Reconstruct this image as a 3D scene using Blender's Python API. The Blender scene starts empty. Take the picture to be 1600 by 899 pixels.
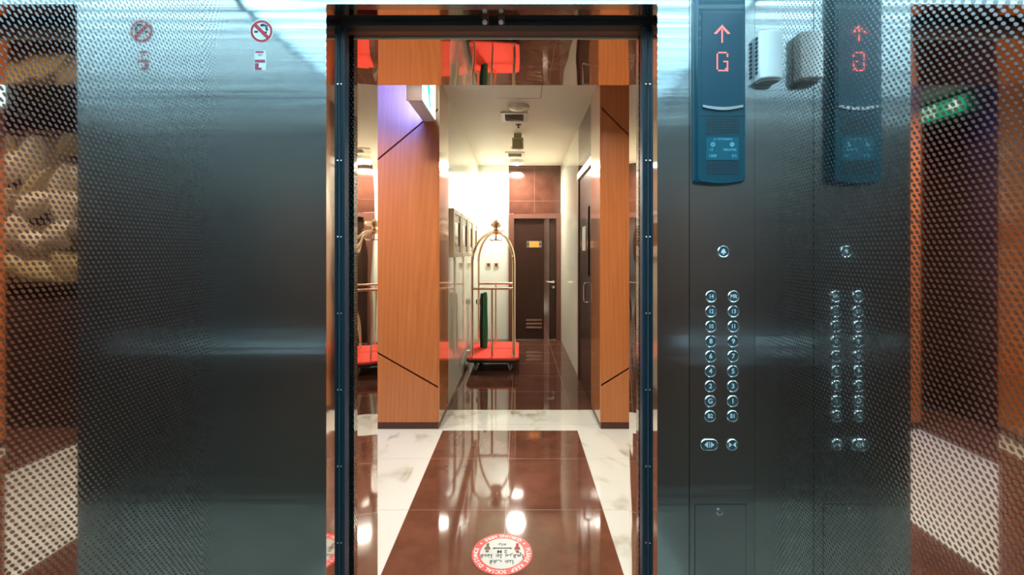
import bpy, bmesh, math, random
from mathutils import Vector, Matrix
random.seed(7)
C = bpy.context.scene.collection
PI = math.pi

# ------------------------------------------------------------------ materials
class NT:
    def __init__(s, name):
        s.m = bpy.data.materials.new(name); s.m.use_nodes = True
        s.t = s.m.node_tree; s.n = s.t.nodes
        s.b = s.n['Principled BSDF']; s.out = s.n['Material Output']
        s._co = None
    def link(s, a, b): s.t.links.new(a, b)
    def setv(s, sock, v):
        if hasattr(v, 'is_linked') or isinstance(v, bpy.types.NodeSocket): s.link(v, sock)
        else: sock.default_value = v
    def math(s, op, a, b=None, c=None, clamp=False):
        n = s.n.new('ShaderNodeMath'); n.operation = op; n.use_clamp = clamp
        for i, v in enumerate((a, b, c)):
            if v is not None: s.setv(n.inputs[i], v)
        return n.outputs[0]
    def coord(s):
        if s._co is None:
            s._co = s.n.new('ShaderNodeTexCoord').outputs['Object']
        return s._co
    def xyz(s):
        n = s.n.new('ShaderNodeSeparateXYZ'); s.link(s.coord(), n.inputs[0]); return n.outputs
    def mapping(s, scale, rot=(0, 0, 0), loc=(0, 0, 0)):
        n = s.n.new('ShaderNodeMapping'); s.link(s.coord(), n.inputs[0])
        n.inputs['Scale'].default_value = scale; n.inputs['Rotation'].default_value = rot; n.inputs['Location'].default_value = loc
        return n.outputs[0]
    def noise(s, vec, scale, detail=3, rough=.5, dist=0.0):
        n = s.n.new('ShaderNodeTexNoise'); s.link(vec, n.inputs['Vector'])
        n.inputs['Scale'].default_value = scale; n.inputs['Detail'].default_value = detail
        n.inputs['Roughness'].default_value = rough; n.inputs['Distortion'].default_value = dist
        return n.outputs['Fac']
    def ramp(s, fac, stops):
        n = s.n.new('ShaderNodeValToRGB'); s.link(fac, n.inputs[0]); e = n.color_ramp.elements
        while len(e) < len(stops): e.new(.5)
        for el, (p, c) in zip(e, stops): el.position = p; el.color = (*c, 1) if len(c) == 3 else c
        return n.outputs[0]
    def mixc(s, fac, a, b):
        n = s.n.new('ShaderNodeMix'); n.data_type = 'RGBA'
        s.setv(n.inputs[0], fac)
        for k, v in ((6, a), (7, b)):
            s.setv(n.inputs[k], (*v, 1) if isinstance(v, tuple) and len(v) == 3 else v)
        return n.outputs[2]
    def bump(s, h, strength, dist=.001):
        n = s.n.new('ShaderNodeBump'); s.link(h, n.inputs['Height'])
        n.inputs['Strength'].default_value = strength; n.inputs['Distance'].default_value = dist
        s.link(n.outputs[0], s.b.inputs['Normal'])
    def P(s, **k):
        for a, v in k.items():
            a = {'base': 'Base Color', 'rough': 'Roughness', 'metal': 'Metallic', 'spec': 'Specular IOR Level', 'coat': 'Coat Weight',
                 'coatr': 'Coat Roughness', 'em': 'Emission Color', 'ems': 'Emission Strength', 'ior': 'IOR', 'trans': 'Transmission Weight', 'aniso': 'Anisotropic'}[a]
            if isinstance(v, tuple) and len(v) == 3: v = (*v, 1)
            s.setv(s.b.inputs[a], v)
        return s
def plain(name, base, rough=.5, metal=0., var=.06, **k):
    """simple procedural material: colour with faint noise variation"""
    t = NT(name)
    f = t.noise(t.coord(), 14, 3)
    a = tuple(c * (1 - var) for c in base); b = tuple(min(1, c * (1 + var)) for c in base)
    t.P(base=t.mixc(f, a, b), rough=rough, metal=metal, **k)
    return t.m
def emit(name, col, strength):
    t = NT(name); t.P(base=(.02, .02, .02), em=col, ems=strength, rough=.4); return t.m

M = {}
def brushed(name, base, rough, wave=.25):
    t = NT(name)
    hair = t.noise(t.mapping((4, 4, 900)), 1, 2)
    t.P(metal=1., base=t.mixc(hair, tuple(c * .93 for c in base), base), rough=t.math('MULTIPLY_ADD', hair, .06, rough - .03))
    sw = t.noise(t.mapping((1.1, 1.1, 16)), 1, 2, .5, .3)
    sw2 = t.noise(t.mapping((2.5, 2.5, 90)), 1, 2, .5)
    t.bump(t.math('ADD', sw, t.math('MULTIPLY', sw2, .12)), wave, .012)
    return t.m
M['brushed'] = brushed('brushed_steel', (.62, .69, .71), .13, .07)
M['plate'] = brushed('faceplate_steel', (.57, .63, .65), .17, .08)
def polished(name, base, rough, wav=.12):
    t = NT(name)
    w = t.noise(t.mapping((3.0, 3.0, 3.0)), 1, 1)
    t.P(metal=1., base=base, rough=rough)
    t.bump(w, wav, .02)
    return t.m
M['mirror'] = polished('polished_steel', (.86, .77, .70), .02, .12)
M['jamb'] = polished('polished_jamb_steel', (.88, .74, .67), .05, .06)
M['chrome'] = plain('chrome', (.75, .76, .77), .12, 1., .03)
M['brass'] = plain('pale_brass', (.86, .68, .52), .14, 1., .05)
def patterned(name, sgn, tint=(.68, .60, .55)):
    t = NT(name)
    x, y, z = t.xyz()
    u = t.math('DIVIDE', t.math('ADD', y, x), .0112); v = t.math('DIVIDE', z, .0096)
    row = t.math('FLOOR', v)
    uu = t.math('MULTIPLY_ADD', row, .5, u)
    fu = t.math('SUBTRACT', t.math('FRACT', uu), .5); fv = t.math('SUBTRACT', t.math('FRACT', v), .5)
    a = t.math('DIVIDE', t.math('MULTIPLY_ADD', fv, .42 * sgn, fu), .31)
    b = t.math('DIVIDE', fv, .40)
    r = t.math('SQRT', t.math('ADD', t.math('MULTIPLY', a, a), t.math('MULTIPLY', b, b)))
    n = t.n.new('ShaderNodeMapRange'); t.link(r, n.inputs[0])
    for i, q in ((1, 1.15), (2, .70), (3, 0.), (4, 1.)): n.inputs[i].default_value = q
    mask = n.outputs[0]
    t.P(metal=1., base=t.mixc(mask, tint, (.31, .285, .28)), rough=t.math('MULTIPLY_ADD', mask, .27, .03))
    return t.m
M['pattern_l'] = patterned('embossed_steel_left', 1)
M['pattern_r'] = patterned('embossed_steel_right', -1)
M['rear'] = brushed('dark_rear_steel', (.28, .245, .225), .36, .05)
M['bluedark'] = plain('dark_blue_plastic', (.008, .068, .098), .28, 0, .08, coat=.3)
M['screen'] = plain('indicator_screen', (.006, .06, .095), .30, 0, .04, coat=.25, coatr=.2)
M['black'] = plain('black_rubber', (.01, .01, .012), .5)
M['gap'] = plain('dark_gap', (.02, .025, .03), .7)
M['led'] = emit('red_led', (1., .16, .14), 3.2)
M['whiteplastic'] = plain('white_plastic', (.72, .74, .74), .35, 0, .03)
M['greyplastic'] = plain('grey_plastic', (.30, .29, .27), .5)
M['silver'] = plain('satin_silver', (.66, .70, .73), .3, 1., .03)
M['btn'] = plain('button_cap', (.055, .08, .09), .30, 0, .04)
M['edgeblue'] = plain('dark_blue_rubber', (.006, .032, .052), .35, 0, .08)
M['btnring'] = plain('button_ring_steel', (.80, .86, .88), .16, 1., .02)
M['engrave'] = plain('pale_engraving', (.80, .90, .92), .45, 0, .03)
M['platetext'] = plain('pale_blue_print', (.14, .42, .50), .4)
M['plateface'] = plain('teal_label', (.012, .11, .16), .3)
M['red'] = plain('red_print', (.55, .02, .04), .45)
M['signred'] = plain('sticker_red', (.60, .035, .03), .35)
M['vinyl'] = plain('white_floor_vinyl', (.46, .48, .45), .35)
M['darkred'] = plain('dark_red_ink', (.25, .03, .03), .5)
M['darkolive'] = plain('dark_olive_ink', (.10, .08, .03), .5)
M['paper'] = plain('white_sticker', (.72, .76, .74), .4)
M['ink'] = plain('black_ink', (.03, .025, .025), .5)
M['pinkprint'] = plain('maroon_print', (.42, .06, .12), .5)
M['carpet'] = NT('red_carpet').m
def wood(name, base, dark, rough, coat):
    t = NT(name)
    v = t.mapping((7, 7, .55))
    g = t.noise(v, 2.2, 6, .6, .9)
    w = t.n.new('ShaderNodeTexWave'); w.wave_type = 'RINGS'; w.rings_direction = 'Y'
    t.link(t.mapping((5.5, .3, .42), (0, .04, 0), (3.2, 0, .5)), w.inputs['Vector'])
    w.inputs['Scale'].default_value = 1.7; w.inputs['Distortion'].default_value = 3.5; w.inputs['Detail'].default_value = 3
    w.inputs['Detail Scale'].default_value = 1.3
    fine = t.noise(t.mapping((90, 90, 2.)), 1, 4, .6)
    f = t.math('ADD', t.math('MULTIPLY', g, .55), t.math('MULTIPLY', w.outputs['Fac'], .10))
    f = t.math('MULTIPLY_ADD', fine, .3, f, clamp=True)
    t.P(base=t.ramp(f, [(.2, dark), (.75, base)]), rough=rough, coat=coat, coatr=.08)
    return t.m
M['wood'] = wood('cherry_wood_laminate', (.63, .235, .075), (.44, .132, .034), .36, .12)
M['woodgloss'] = wood('glossy_wood_edge', (.66, .25, .075), (.50, .17, .05), .15, 1.)
M['kick'] = plain('brown_kickboard', (.13, .045, .028), .35)
def granite(name, base, oy, py, oxx=-.0856, px=.6, rough=.035, line=(.20, .11, .08), axes='xy', lw=.0035):
    t = NT(name)
    x, y, z = t.xyz()
    A, B = (x, y) if axes == 'xy' else ((y, z) if axes == 'yz' else (x, z))
    sp = t.noise(t.coord(), 420, 2, .6)
    cl = t.noise(t.coord(), 5, 4, .6)
    c = t.ramp(cl, [(.3, tuple(q * .75 for q in base)), (.7, tuple(q * 1.3 for q in base))])
    spk = t.ramp(sp, [(.66, (0, 0, 0)), (.74, (1, 1, 1))])
    c = t.mixc(t.math('MULTIPLY', spk, .35), c, (.30, .15, .10))
    def ln(q, o, p):
        f = t.math('FRACT', t.math('DIVIDE', t.math('ADD', q, -o + p * .5 + 100 * p), p))
        return t.math('LESS_THAN', t.math('ABSOLUTE', t.math('SUBTRACT', f, .5)), lw / 2 / p)
    L = t.math('MAXIMUM', ln(A, oxx, px), ln(B, oy, py))
    c = t.mixc(L, c, line)
    t.P(base=c, rough=t.math('MULTIPLY_ADD', L, .3, rough), coat=.0, ior=1.62)
    return t.m
M['floor_lobby'] = granite('brown_granite_floor', (.115, .044, .026), 2.457, .605, -.0765, .5364, .055)
M['floor_corr'] = granite('brown_granite_corridor', (.085, .036, .024), 4.52, .57, -.0765, .5364, .05)
M['granite_x'] = granite('brown_granite_wall', (.055, .030, .024), .60, .6, -.12, .6, .06, (.12, .07, .055), 'yz')
M['granite_y'] = granite('brown_granite_upper', (.085, .032, .021), 2.235, .54, .238, .54, .10, (.20, .10, .07), 'xz')
def marble(name):
    t = NT(name)
    n1 = t.noise(t.mapping((1.3, .6, 1.0), (0, 0, .6), (.4, .2, 0)), 1.1, 3, .5, 1.2)
    d = t.math('ABSOLUTE', t.math('SUBTRACT', n1, .5))
    vein = t.ramp(d, [(.0, (1, 1, 1)), (.045, (0, 0, 0))])
    n2 = t.noise(t.coord(), 4, 3)
    k = t.math('MULTIPLY', vein, t.math('MULTIPLY_ADD', n2, 4.5, -2.25, clamp=True))
    c = t.mixc(k, (.62, .66, .61), (.26, .22, .12))
    c = t.mixc(t.math('MULTIPLY', t.ramp(d, [(0, (1, 1, 1)), (.12, (0, 0, 0))]), .12), c, (.5, .47, .38))
    x, y, z = t.xyz()
    f = t.math('FRACT', t.math('DIVIDE', t.math('ADD', y, -2.457 + .3025 + 60.5), .605))
    L = t.math('LESS_THAN', t.math('ABSOLUTE', t.math('SUBTRACT', f, .5)), .0028)
    c = t.mixc(L, c, (.36, .37, .34))
    t.P(base=c, rough=.05, ior=1.5)
    return t.m
M['marble'] = marble('white_marble_floor')
def tilewall(name, base, rough):
    t = NT(name)
    x, y, z = t.xyz()
    def ln(q, o, p, w):
        f = t.math('FRACT', t.math('DIVIDE', t.math('ADD', q, -o + p * .5 + 100 * p), p))
        return t.math('LESS_THAN', t.math('ABSOLUTE', t.math('SUBTRACT', f, .5)), w / 2 / p)
    L = t.math('MAXIMUM', ln(y, 4.0, 1.2, .003), ln(z, 0, .6, .003))
    t.P(base=t.mixc(L, base, tuple(q * .8 for q in base)), rough=rough, ior=1.5)
    return t.m
M['tile'] = tilewall('white_gloss_tile', (.78, .78, .68), .04)
M['paint'] = plain('white_wall_paint', (.74, .78, .74), .5, 0, .02)
M['ceil'] = plain('cream_ceiling_paint', (.80, .73, .62), .6, 0, .02)
M['darkdoor'] = plain('dark_brown_door', (.035, .016, .011), .22, 0, .15)
M['frame'] = plain('brown_door_frame', (.14, .06, .045), .30, 0, .1)
M['beige'] = plain('beige_frame', (.74, .62, .42), .3)
M['brownpanel'] = plain('brown_glass_panel', (.26, .12, .06), .1)
M['orange'] = plain('orange_print', (.85, .26, .06), .4)
M['grey'] = plain('grey_rubber', (.16, .15, .15), .5)
M['green'] = plain('green_cloth', (.012, .16, .07), .7)
M['blackcloth'] = plain('black_cloth', (.012, .012, .012), .8)
M['beam'] = plain('lacquered_grey', (.30, .31, .31), .35)
M['cabfloor'] = granite('grey_cabin_floor', (.24, .22, .18), 0, .6, 0, .6, .12, (.1, .1, .1))
M['cabceil'] = plain('cabin_ceiling', (.5, .55, .57), .4)
M['cablight'] = emit('cabin_diffuser', (.46, .82, 1.0), 10.)
M['downlight'] = emit('downlight_lens', (1., .93, .78), 60.)
M['downlight_soft'] = emit('downlight_soft_lens', (1., .93, .80), 16.)
M['bluelit'] = emit('blue_lit_face', (.05, .12, 1.0), 115.)
M['whitelit'] = emit('white_lit_face', (.55, .92, 1.0), 3.5)
M['cyanlit'] = emit('cyan_lit_pictogram', (.05, .62, .75), 1.6)
M['greenlit'] = emit('green_sign', (.01, .45, .22), 1.1)
M['whitesign'] = emit('white_pictogram', (.8, 1, .9), 1.2)
M['leaf1'] = plain('cream_leaf', (.62, .54, .38), .45)
M['leaf2'] = plain('ochre_leaf', (.42, .33, .15), .45)
M['leaf3'] = plain('olive_brown_leaf', (.15, .11, .055), .5)
M['leafback'] = plain('brown_backboard', (.16, .10, .06), .6)
M['vent'] = plain('vent_cream', (.62, .58, .48), .4)
M['ventdark'] = plain('vent_dark', (.16, .13, .09), .6)
M['unlit'] = plain('unlit_diffuser', (.70, .60, .48), .4)
M['olive'] = plain('olive_glass', (.40, .36, .16), .2)
t = NT('red_carpet_pile'); M['carpet'] = t.m
t.P(base=t.mixc(t.noise(t.coord(), 60, 3), (.72, .035, .018), (.95, .07, .035)), rough=.75)
t.bump(t.noise(t.coord(), 300, 2), .4, .003)
t = NT('window_glass'); t.P(base=(.8, .85, .85), rough=.02, trans=1., ior=1.45); M['glass'] = t.m

# ------------------------------------------------------------------ mesh helpers
# measured coordinates -> metres: the cabin part is shifted, the lobby part is scaled in width and height
MODE = ['cabin']; S = .894
def place(p):
    if MODE[0] == 'cabin': return Vector((p[0], p[1] + .13, p[2] - .17))
    if MODE[0] == 'lobby': return Vector((p[0] * S, p[1], p[2] * S))
    return Vector(p)
_pl = place
def place(p):
    if MODE[0] == 'sticker': return Vector((p[0] * S, 2.105 + (p[1] - 2.105) * .90, p[2]))
    return _pl(p)
def YSC(): return S if MODE[0] == 'lobby' else 1.
def box(bm, x0, x1, y0, y1, z0, z1, mi=0):
    v = [bm.verts.new((x, y, z)) for z in (z0, z1) for y in (y0, y1) for x in (x0, x1)]
    for f in ((0, 2, 3, 1), (4, 5, 7, 6), (0, 1, 5, 4), (2, 6, 7, 3), (0, 4, 6, 2), (1, 3, 7, 5)):
        bm.faces.new([v[i] for i in f]).material_index = mi
def prism(bm, pts, axis, a, b, mi=0):
    """pts 2-D outline; axis 'y': (x,z), 'x': (y,z), 'z': (x,y)"""
    def P(p, t): return {'y': (p[0], t, p[1]), 'x': (t, p[0], p[1]), 'z': (p[0], p[1], t)}[axis]
    A = [bm.verts.new(P(p, a)) for p in pts]; B = [bm.verts.new(P(p, b)) for p in pts]
    bm.faces.new(A).material_index = mi; bm.faces.new(B[::-1]).material_index = mi
    n = len(pts)
    for i in range(n):
        bm.faces.new((A[i], B[i], B[(i + 1) % n], A[(i + 1) % n])).material_index = mi
def tube(bm, pts, r, seg=12, closed=False, caps=True):
    pts = [Vector(p) for p in pts]; n = len(pts); rings = []
    R = r if isinstance(r, (list, tuple)) else [r] * n
    T0 = ((pts[1] - pts[0])).normalized()
    up = Vector((0, 0, 1)) if abs(T0.z) < .9 else Vector((1, 0, 0))
    N = T0.cross(up).normalized()
    for i, p in enumerate(pts):
        if closed: T = (pts[(i + 1) % n] - pts[i - 1]).normalized()
        else: T = (pts[min(i + 1, n - 1)] - pts[max(i - 1, 0)]).normalized()
        N = (N - T * N.dot(T)).normalized(); B = T.cross(N)
        ys = YSC()
        rings.append([bm.verts.new(p + Vector((o_.x, o_.y * ys, o_.z)) * R[i]) for o_ in [N * math.cos(2 * PI * k / seg) + B * math.sin(2 * PI * k / seg) for k in range(seg)]])
    m = n if closed else n - 1
    for i in range(m):
        a, b = rings[i], rings[(i + 1) % n]
        for k in range(seg):
            bm.faces.new((a[k], a[(k + 1) % seg], b[(k + 1) % seg], b[k])).smooth = True
    if caps and not closed:
        bm.faces.new(rings[0][::-1]); bm.faces.new(rings[-1])
def lathe(bm, prof, center, axis='z', seg=24, mi=0):
    """prof: (radius, height) list, revolved about axis through center"""
    cx, cy, cz = center; rings = []
    def P(r, h, a):
        c, s = r * math.cos(a), r * math.sin(a); q = YSC()
        return {'z': (cx + c, cy + s * q, cz + h), 'y': (cx + c, cy + h, cz + s), 'x': (cx + h, cy + c * q, cz + s)}[axis]
    for r, h in prof:
        if r < 1e-6: rings.append([bm.verts.new(P(0, h, 0))])
        else: rings.append([bm.verts.new(P(r, h, 2 * PI * k / seg)) for k in range(seg)])
    for a, b in zip(rings, rings[1:]):
        for k in range(seg):
            k2 = (k + 1) % seg
            if len(a) == 1 and len(b) == 1: continue
            if len(a) == 1: f = bm.faces.new((a[0], b[k2], b[k]))
            elif len(b) == 1: f = bm.faces.new((a[k], a[k2], b[0]))
            else: f = bm.faces.new((a[k], a[k2], b[k2], b[k]))
            f.material_index = mi
    for rg in (rings[0], rings[-1]):
        if len(rg) > 1: bm.faces.new(rg).material_index = mi
def obj(name, bm, mats, parent=None, smooth=False, bevel=0., seg=2):
    for v_ in bm.verts: v_.co = place(v_.co)
    bmesh.ops.recalc_face_normals(bm, faces=bm.faces[:])
    if bevel:
        bmesh.ops.remove_doubles(bm, verts=bm.verts[:], dist=1e-6)
    me = bpy.data.meshes.new(name); bm.to_mesh(me); bm.free()
    for m in (mats if isinstance(mats, (list, tuple)) else [mats]): me.materials.append(M[m])
    o = bpy.data.objects.new(name, me); C.objects.link(o)
    if smooth:
        me.polygons.foreach_set('use_smooth', [True] * len(me.polygons))
        me.set_sharp_from_angle(angle=math.radians(35))
    if bevel:
        b = o.modifiers.new('bevel', 'BEVEL'); b.width = bevel; b.segments = seg; b.limit_method = 'ANGLE'; b.angle_limit = math.radians(40)
    if parent is not None:
        o.parent = parent
        o.matrix_parent_inverse = Matrix.Translation(parent.location).inverted()
    return o
def B(): return bmesh.new()
def thing(name, label, cat, loc, group=None):
    o = bpy.data.objects.new(name, None); C.objects.link(o); o.location = place(loc); o.empty_display_size = .05
    return tag(o, label, cat, group)
def tag(o, label, cat, group=None, kind=None):
    o['label'] = label; o['category'] = cat
    if group: o['group'] = group
    if kind: o['kind'] = kind
    return o
def struct(name, bm, mats, label=None, cat=None, parent=None, **k):
    o = obj(name, bm, mats, parent, **k); o['kind'] = 'structure'
    if label: o['label'] = label; o['category'] = cat
    return o
def text(s, size, depth, sx=1.):
    """mesh data (bmesh) of text centred on the origin in the XY plane"""
    cu = bpy.data.curves.new('txt', 'FONT'); cu.body = s; cu.size = size; cu.extrude = depth; cu.align_x = 'CENTER'; cu.align_y = 'CENTER'
    cu.resolution_u = 3; cu.offset = size * .012
    o = bpy.data.objects.new('txt', cu); C.objects.link(o)
    dg = bpy.context.evaluated_depsgraph_get(); dg.update()
    me = bpy.data.meshes.new_from_object(o.evaluated_get(dg))
    bm = B(); bm.from_mesh(me); bpy.data.meshes.remove(me)
    bpy.data.objects.remove(o); bpy.data.curves.remove(cu)
    if sx != 1: bmesh.ops.scale(bm, vec=(sx, 1, 1), verts=bm.verts)
    return bm
def xf(bm, M4): bmesh.ops.transform(bm, matrix=M4, verts=bm.verts); return bm
def merge(dst, src, mi=None):
    me = bpy.data.meshes.new('tmp'); src.to_mesh(me); src.free()
    n0 = len(dst.faces); dst.from_mesh(me); bpy.data.meshes.remove(me)
    if mi is not None:
        dst.faces.ensure_lookup_table()
        for f in dst.faces[n0:]: f.material_index = mi
FRONT = lambda x, y, z: Matrix.Translation((x, y, z)) @ Matrix.Rotation(PI / 2, 4, 'X')   # text facing -Y, read by the camera
# pixel -> metres at a depth (eye 1.6 m up, horizon and vanishing point at 812,392 of 1600x899)
FP = 622.
def PX(px, d): return (px - 812) * d / FP
def PZ(py, d): return 1.6 - (py - 392) * d / FP

# ------------------------------------------------------------------ cabin shell
XL, XR, YF, YB, ZC, Z0 = -.873, .726, 1.093, -.25, 2.40, .17
JL, JR, ZH = -.531, .378, 2.278
b = B(); box(b, XL - .03, XL, YB, YF, Z0, ZC)
struct('wall_left', b, 'pattern_l', 'left cabin wall of embossed mirror-polished steel', 'wall')
b = B(); box(b, XR, XR + .03, YB, YF, Z0, ZC)
struct('wall_right', b, 'pattern_r', 'right cabin wall of embossed mirror-polished steel', 'wall')
b = B(); box(b, XL, XR, YB - .03, YB, Z0, ZC)
struct('wall_rear', b, 'rear', 'dark steel rear wall of the cabin behind the camera', 'wall')
b = B(); box(b, XL - .03, XR + .03, YB - .03, 1.17, Z0 - .04, Z0)
struct('floor_cabin', b, 'cabfloor', 'grey floor of the elevator cabin', 'floor')
b = B(); box(b, XL - .03, XR + .03, YB - .03, YF + .04, ZC, ZC + .04)
struct('ceiling_cabin', b, 'cabceil', 'ceiling of the elevator cabin', 'ceiling')
b = B()
box(b, XL, JL - .001, YF, YF + .03, Z0, ZC)
box(b, JR + .001, .4648, YF, YF + .03, Z0, ZC); box(b, .6462, XR, YF, YF + .03, Z0, ZC)
struct('wall_front', b, 'brushed', 'brushed steel front return panels either side of the elevator doorway', 'wall')
b = B(); box(b, JL - .001, JR + .001, YF, YF + .03, ZH, ZC)
struct('wall_front_transom', b, 'brushed', 'brushed steel transom above the elevator doorway', 'wall')
# jamb lining, mirror-like
b = B(); box(b, JL - .001, JL, YF + .0004, 1.176, Z0, ZH); struct('trim_1', b, 'jamb', 'polished steel jamb left of the cabin doorway', 'trim')
b = B(); box(b, JR, JR + .001, YF + .0004, 1.176, Z0, ZH); struct('trim_2', b, 'jamb', 'polished steel jamb right of the cabin doorway', 'trim')
b = B(); box(b, JL, JR, YF + .03, 1.176, ZH, ZH + .01); struct('trim_3', b, 'jamb', 'polished steel soffit of the cabin doorway', 'trim')
MODE[0] = 'real'
b = B(); box(b, -.66, .50, 1.310, 1.345, 2.0925, 2.45); header = struct('trim_4', b, 'black', 'black car door header rail', 'trim')
b = B(); box(b, -.66, .50, 1.358, 1.404, 2.104, 2.45); struct('trim_5', b, 'frame', 'dark underside of the landing door header', 'trim')
b = B(); box(b, -.54, .40, 1.404, 1.410, 2.0985, 2.45); struct('trim_6', b, 'beige', 'thin bright edge strip of the landing door header', 'trim')
b = B(); box(b, XL - .03, XR + .03, 1.25, 1.41, 2.45, 2.49); struct('ceiling_shaft', b, 'gap', 'dark top of the gap between the cabin and the landing', 'ceiling')
for nm, x0, x1 in (('wall_shaft_left', -.98, -.95), ('wall_shaft_right', .83, .86)):
    b = B(); box(b, x0, x1, 1.25, 1.43, 0, 2.49); struct(nm, b, 'gap', 'dark closing wall beside the slid open doors', 'wall')
b = B(); box(b, -.95, .83, 1.30, 1.41, -.04, 0); struct('trim_7', b, 'silver', 'steel door sill at the threshold', 'sill')

# car door leaves (slid open) with safety edge
def leaf(nm, x0, x1, y0, y1, mat, label, edge=None, em='edgeblue'):
    b = B(); box(b, x0, x1, y0, y1, 0.005, 2.0925)
    o = struct(nm, b, mat, label, 'door')
    if edge:
        ex0, ex1 = edge
        b = B(); box(b, ex0, ex1, y0 - .004, y1 + .002, .006, 2.09)
        box(b, (ex0 + ex1) / 2 - .0012, (ex0 + ex1) / 2 + .0012, y0 - .0055, y0 - .004, .006, 2.09)
        obj('safety_edge', b, em, o)
        for k in range(9):
            b = B(); lathe(b, [(0, -.003), (.003, -.002), (.0035, 0)], ((ex0 + ex1) / 2 + (.003 if ex0 > 0 else -.003), y0 - .005, .12 + k * .225), 'y', 8)
            obj('screw', b, 'chrome', o)
    return o
leaf('door_1', -.93, -.531, 1.318, 1.344, 'beam', 'left cabin door leaf slid open behind the jamb', (-.531, -.516))
leaf('door_2', .377, .78, 1.318, 1.344, 'beam', 'right cabin door leaf slid open behind the jamb', (.3625, .377))
leaf('door_3', -.93, -.509, 1.368, 1.398, 'pattern_l', 'left landing door leaf of patterned steel slid open')
leaf('door_4', .3656, .78, 1.368, 1.398, 'pattern_r', 'right landing door leaf of patterned steel slid open')
MODE[0] = 'cabin'

# header sensor parts
for px in (758, 783):
    x = PX(px, 1.165)
    b = B(); box(b, x - .008, x + .010, 1.160, 1.182, 2.264, 2.280); hb = obj('door_catch', b, 'kick', header)
    b = B(); lathe(b, [(0, 0), (.005, .001), (.007, .006), (.005, .011), (0, .012)], (x, 1.154, 2.262), 'y', 16); obj('roller', b, 'whiteplastic', hb, smooth=True)

# cabin ceiling lights: two long diffusers crossed by louvre bars
x0, x1 = -.862, .716
g = thing('ceiling_light', 'luminous ceiling panel with dark louvre bars over the elevator cabin', 'light', ((x0 + x1) / 2, .4, ZC))
b = B(); box(b, x0, x1, -.20, 1.075, ZC - .012, ZC - .001); obj('diffuser', b, 'cablight', g)
for k in range(18):
    y = -.18 + k * .07; b = B(); box(b, x0 - .002, x1 + .002, y, y + .014, ZC - .03, ZC - .012); obj('louvre_bar', b, 'gap', g)
b = B(); box(b, x0 - .010, x0, -.21, 1.08, ZC - .03, ZC - .001); obj('side_rail', b, 'silver', g)
b = B(); box(b, x1, x1 + .010, -.21, 1.08, ZC - .03, ZC - .001); obj('side_rail', b, 'silver', g)
# rear handrail
g = thing('handrail', 'tubular steel handrail on the rear wall of the cabin', 'handrail', (-.07, YB + .057, 1.07))
b = B(); tube(b, [(-.72, YB, 1.07), (-.72, YB + .04, 1.07), (-.71, YB + .055, 1.07), (.56, YB + .055, 1.07), (.57, YB + .04, 1.07), (.57, YB, 1.07)], .018, 16); obj('rail', b, 'silver', g, smooth=True)
for x in (-.72, .57):
    b = B(); lathe(b, [(.028, 0), (.028, .006), (.019, .008)], (x, YB, 1.07), 'y', 20); obj('mounting_plate', b, 'silver', g)

# ------------------------------------------------------------------ control panel
YP = YF - .0015
g = thing('control_panel', 'tall brushed steel elevator control panel with two columns of round floor buttons', 'control panel', (.5555, YF, Z0))
b = B(); box(b, .4662, .6448, YP, YF + .02, Z0 + .004, ZC - .002); obj('faceplate', b, 'plate', g)
b = B(); box(b, .4648, .6462, YF + .02, YF + .03, Z0, ZC); obj('backing', b, 'gap', g)
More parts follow.
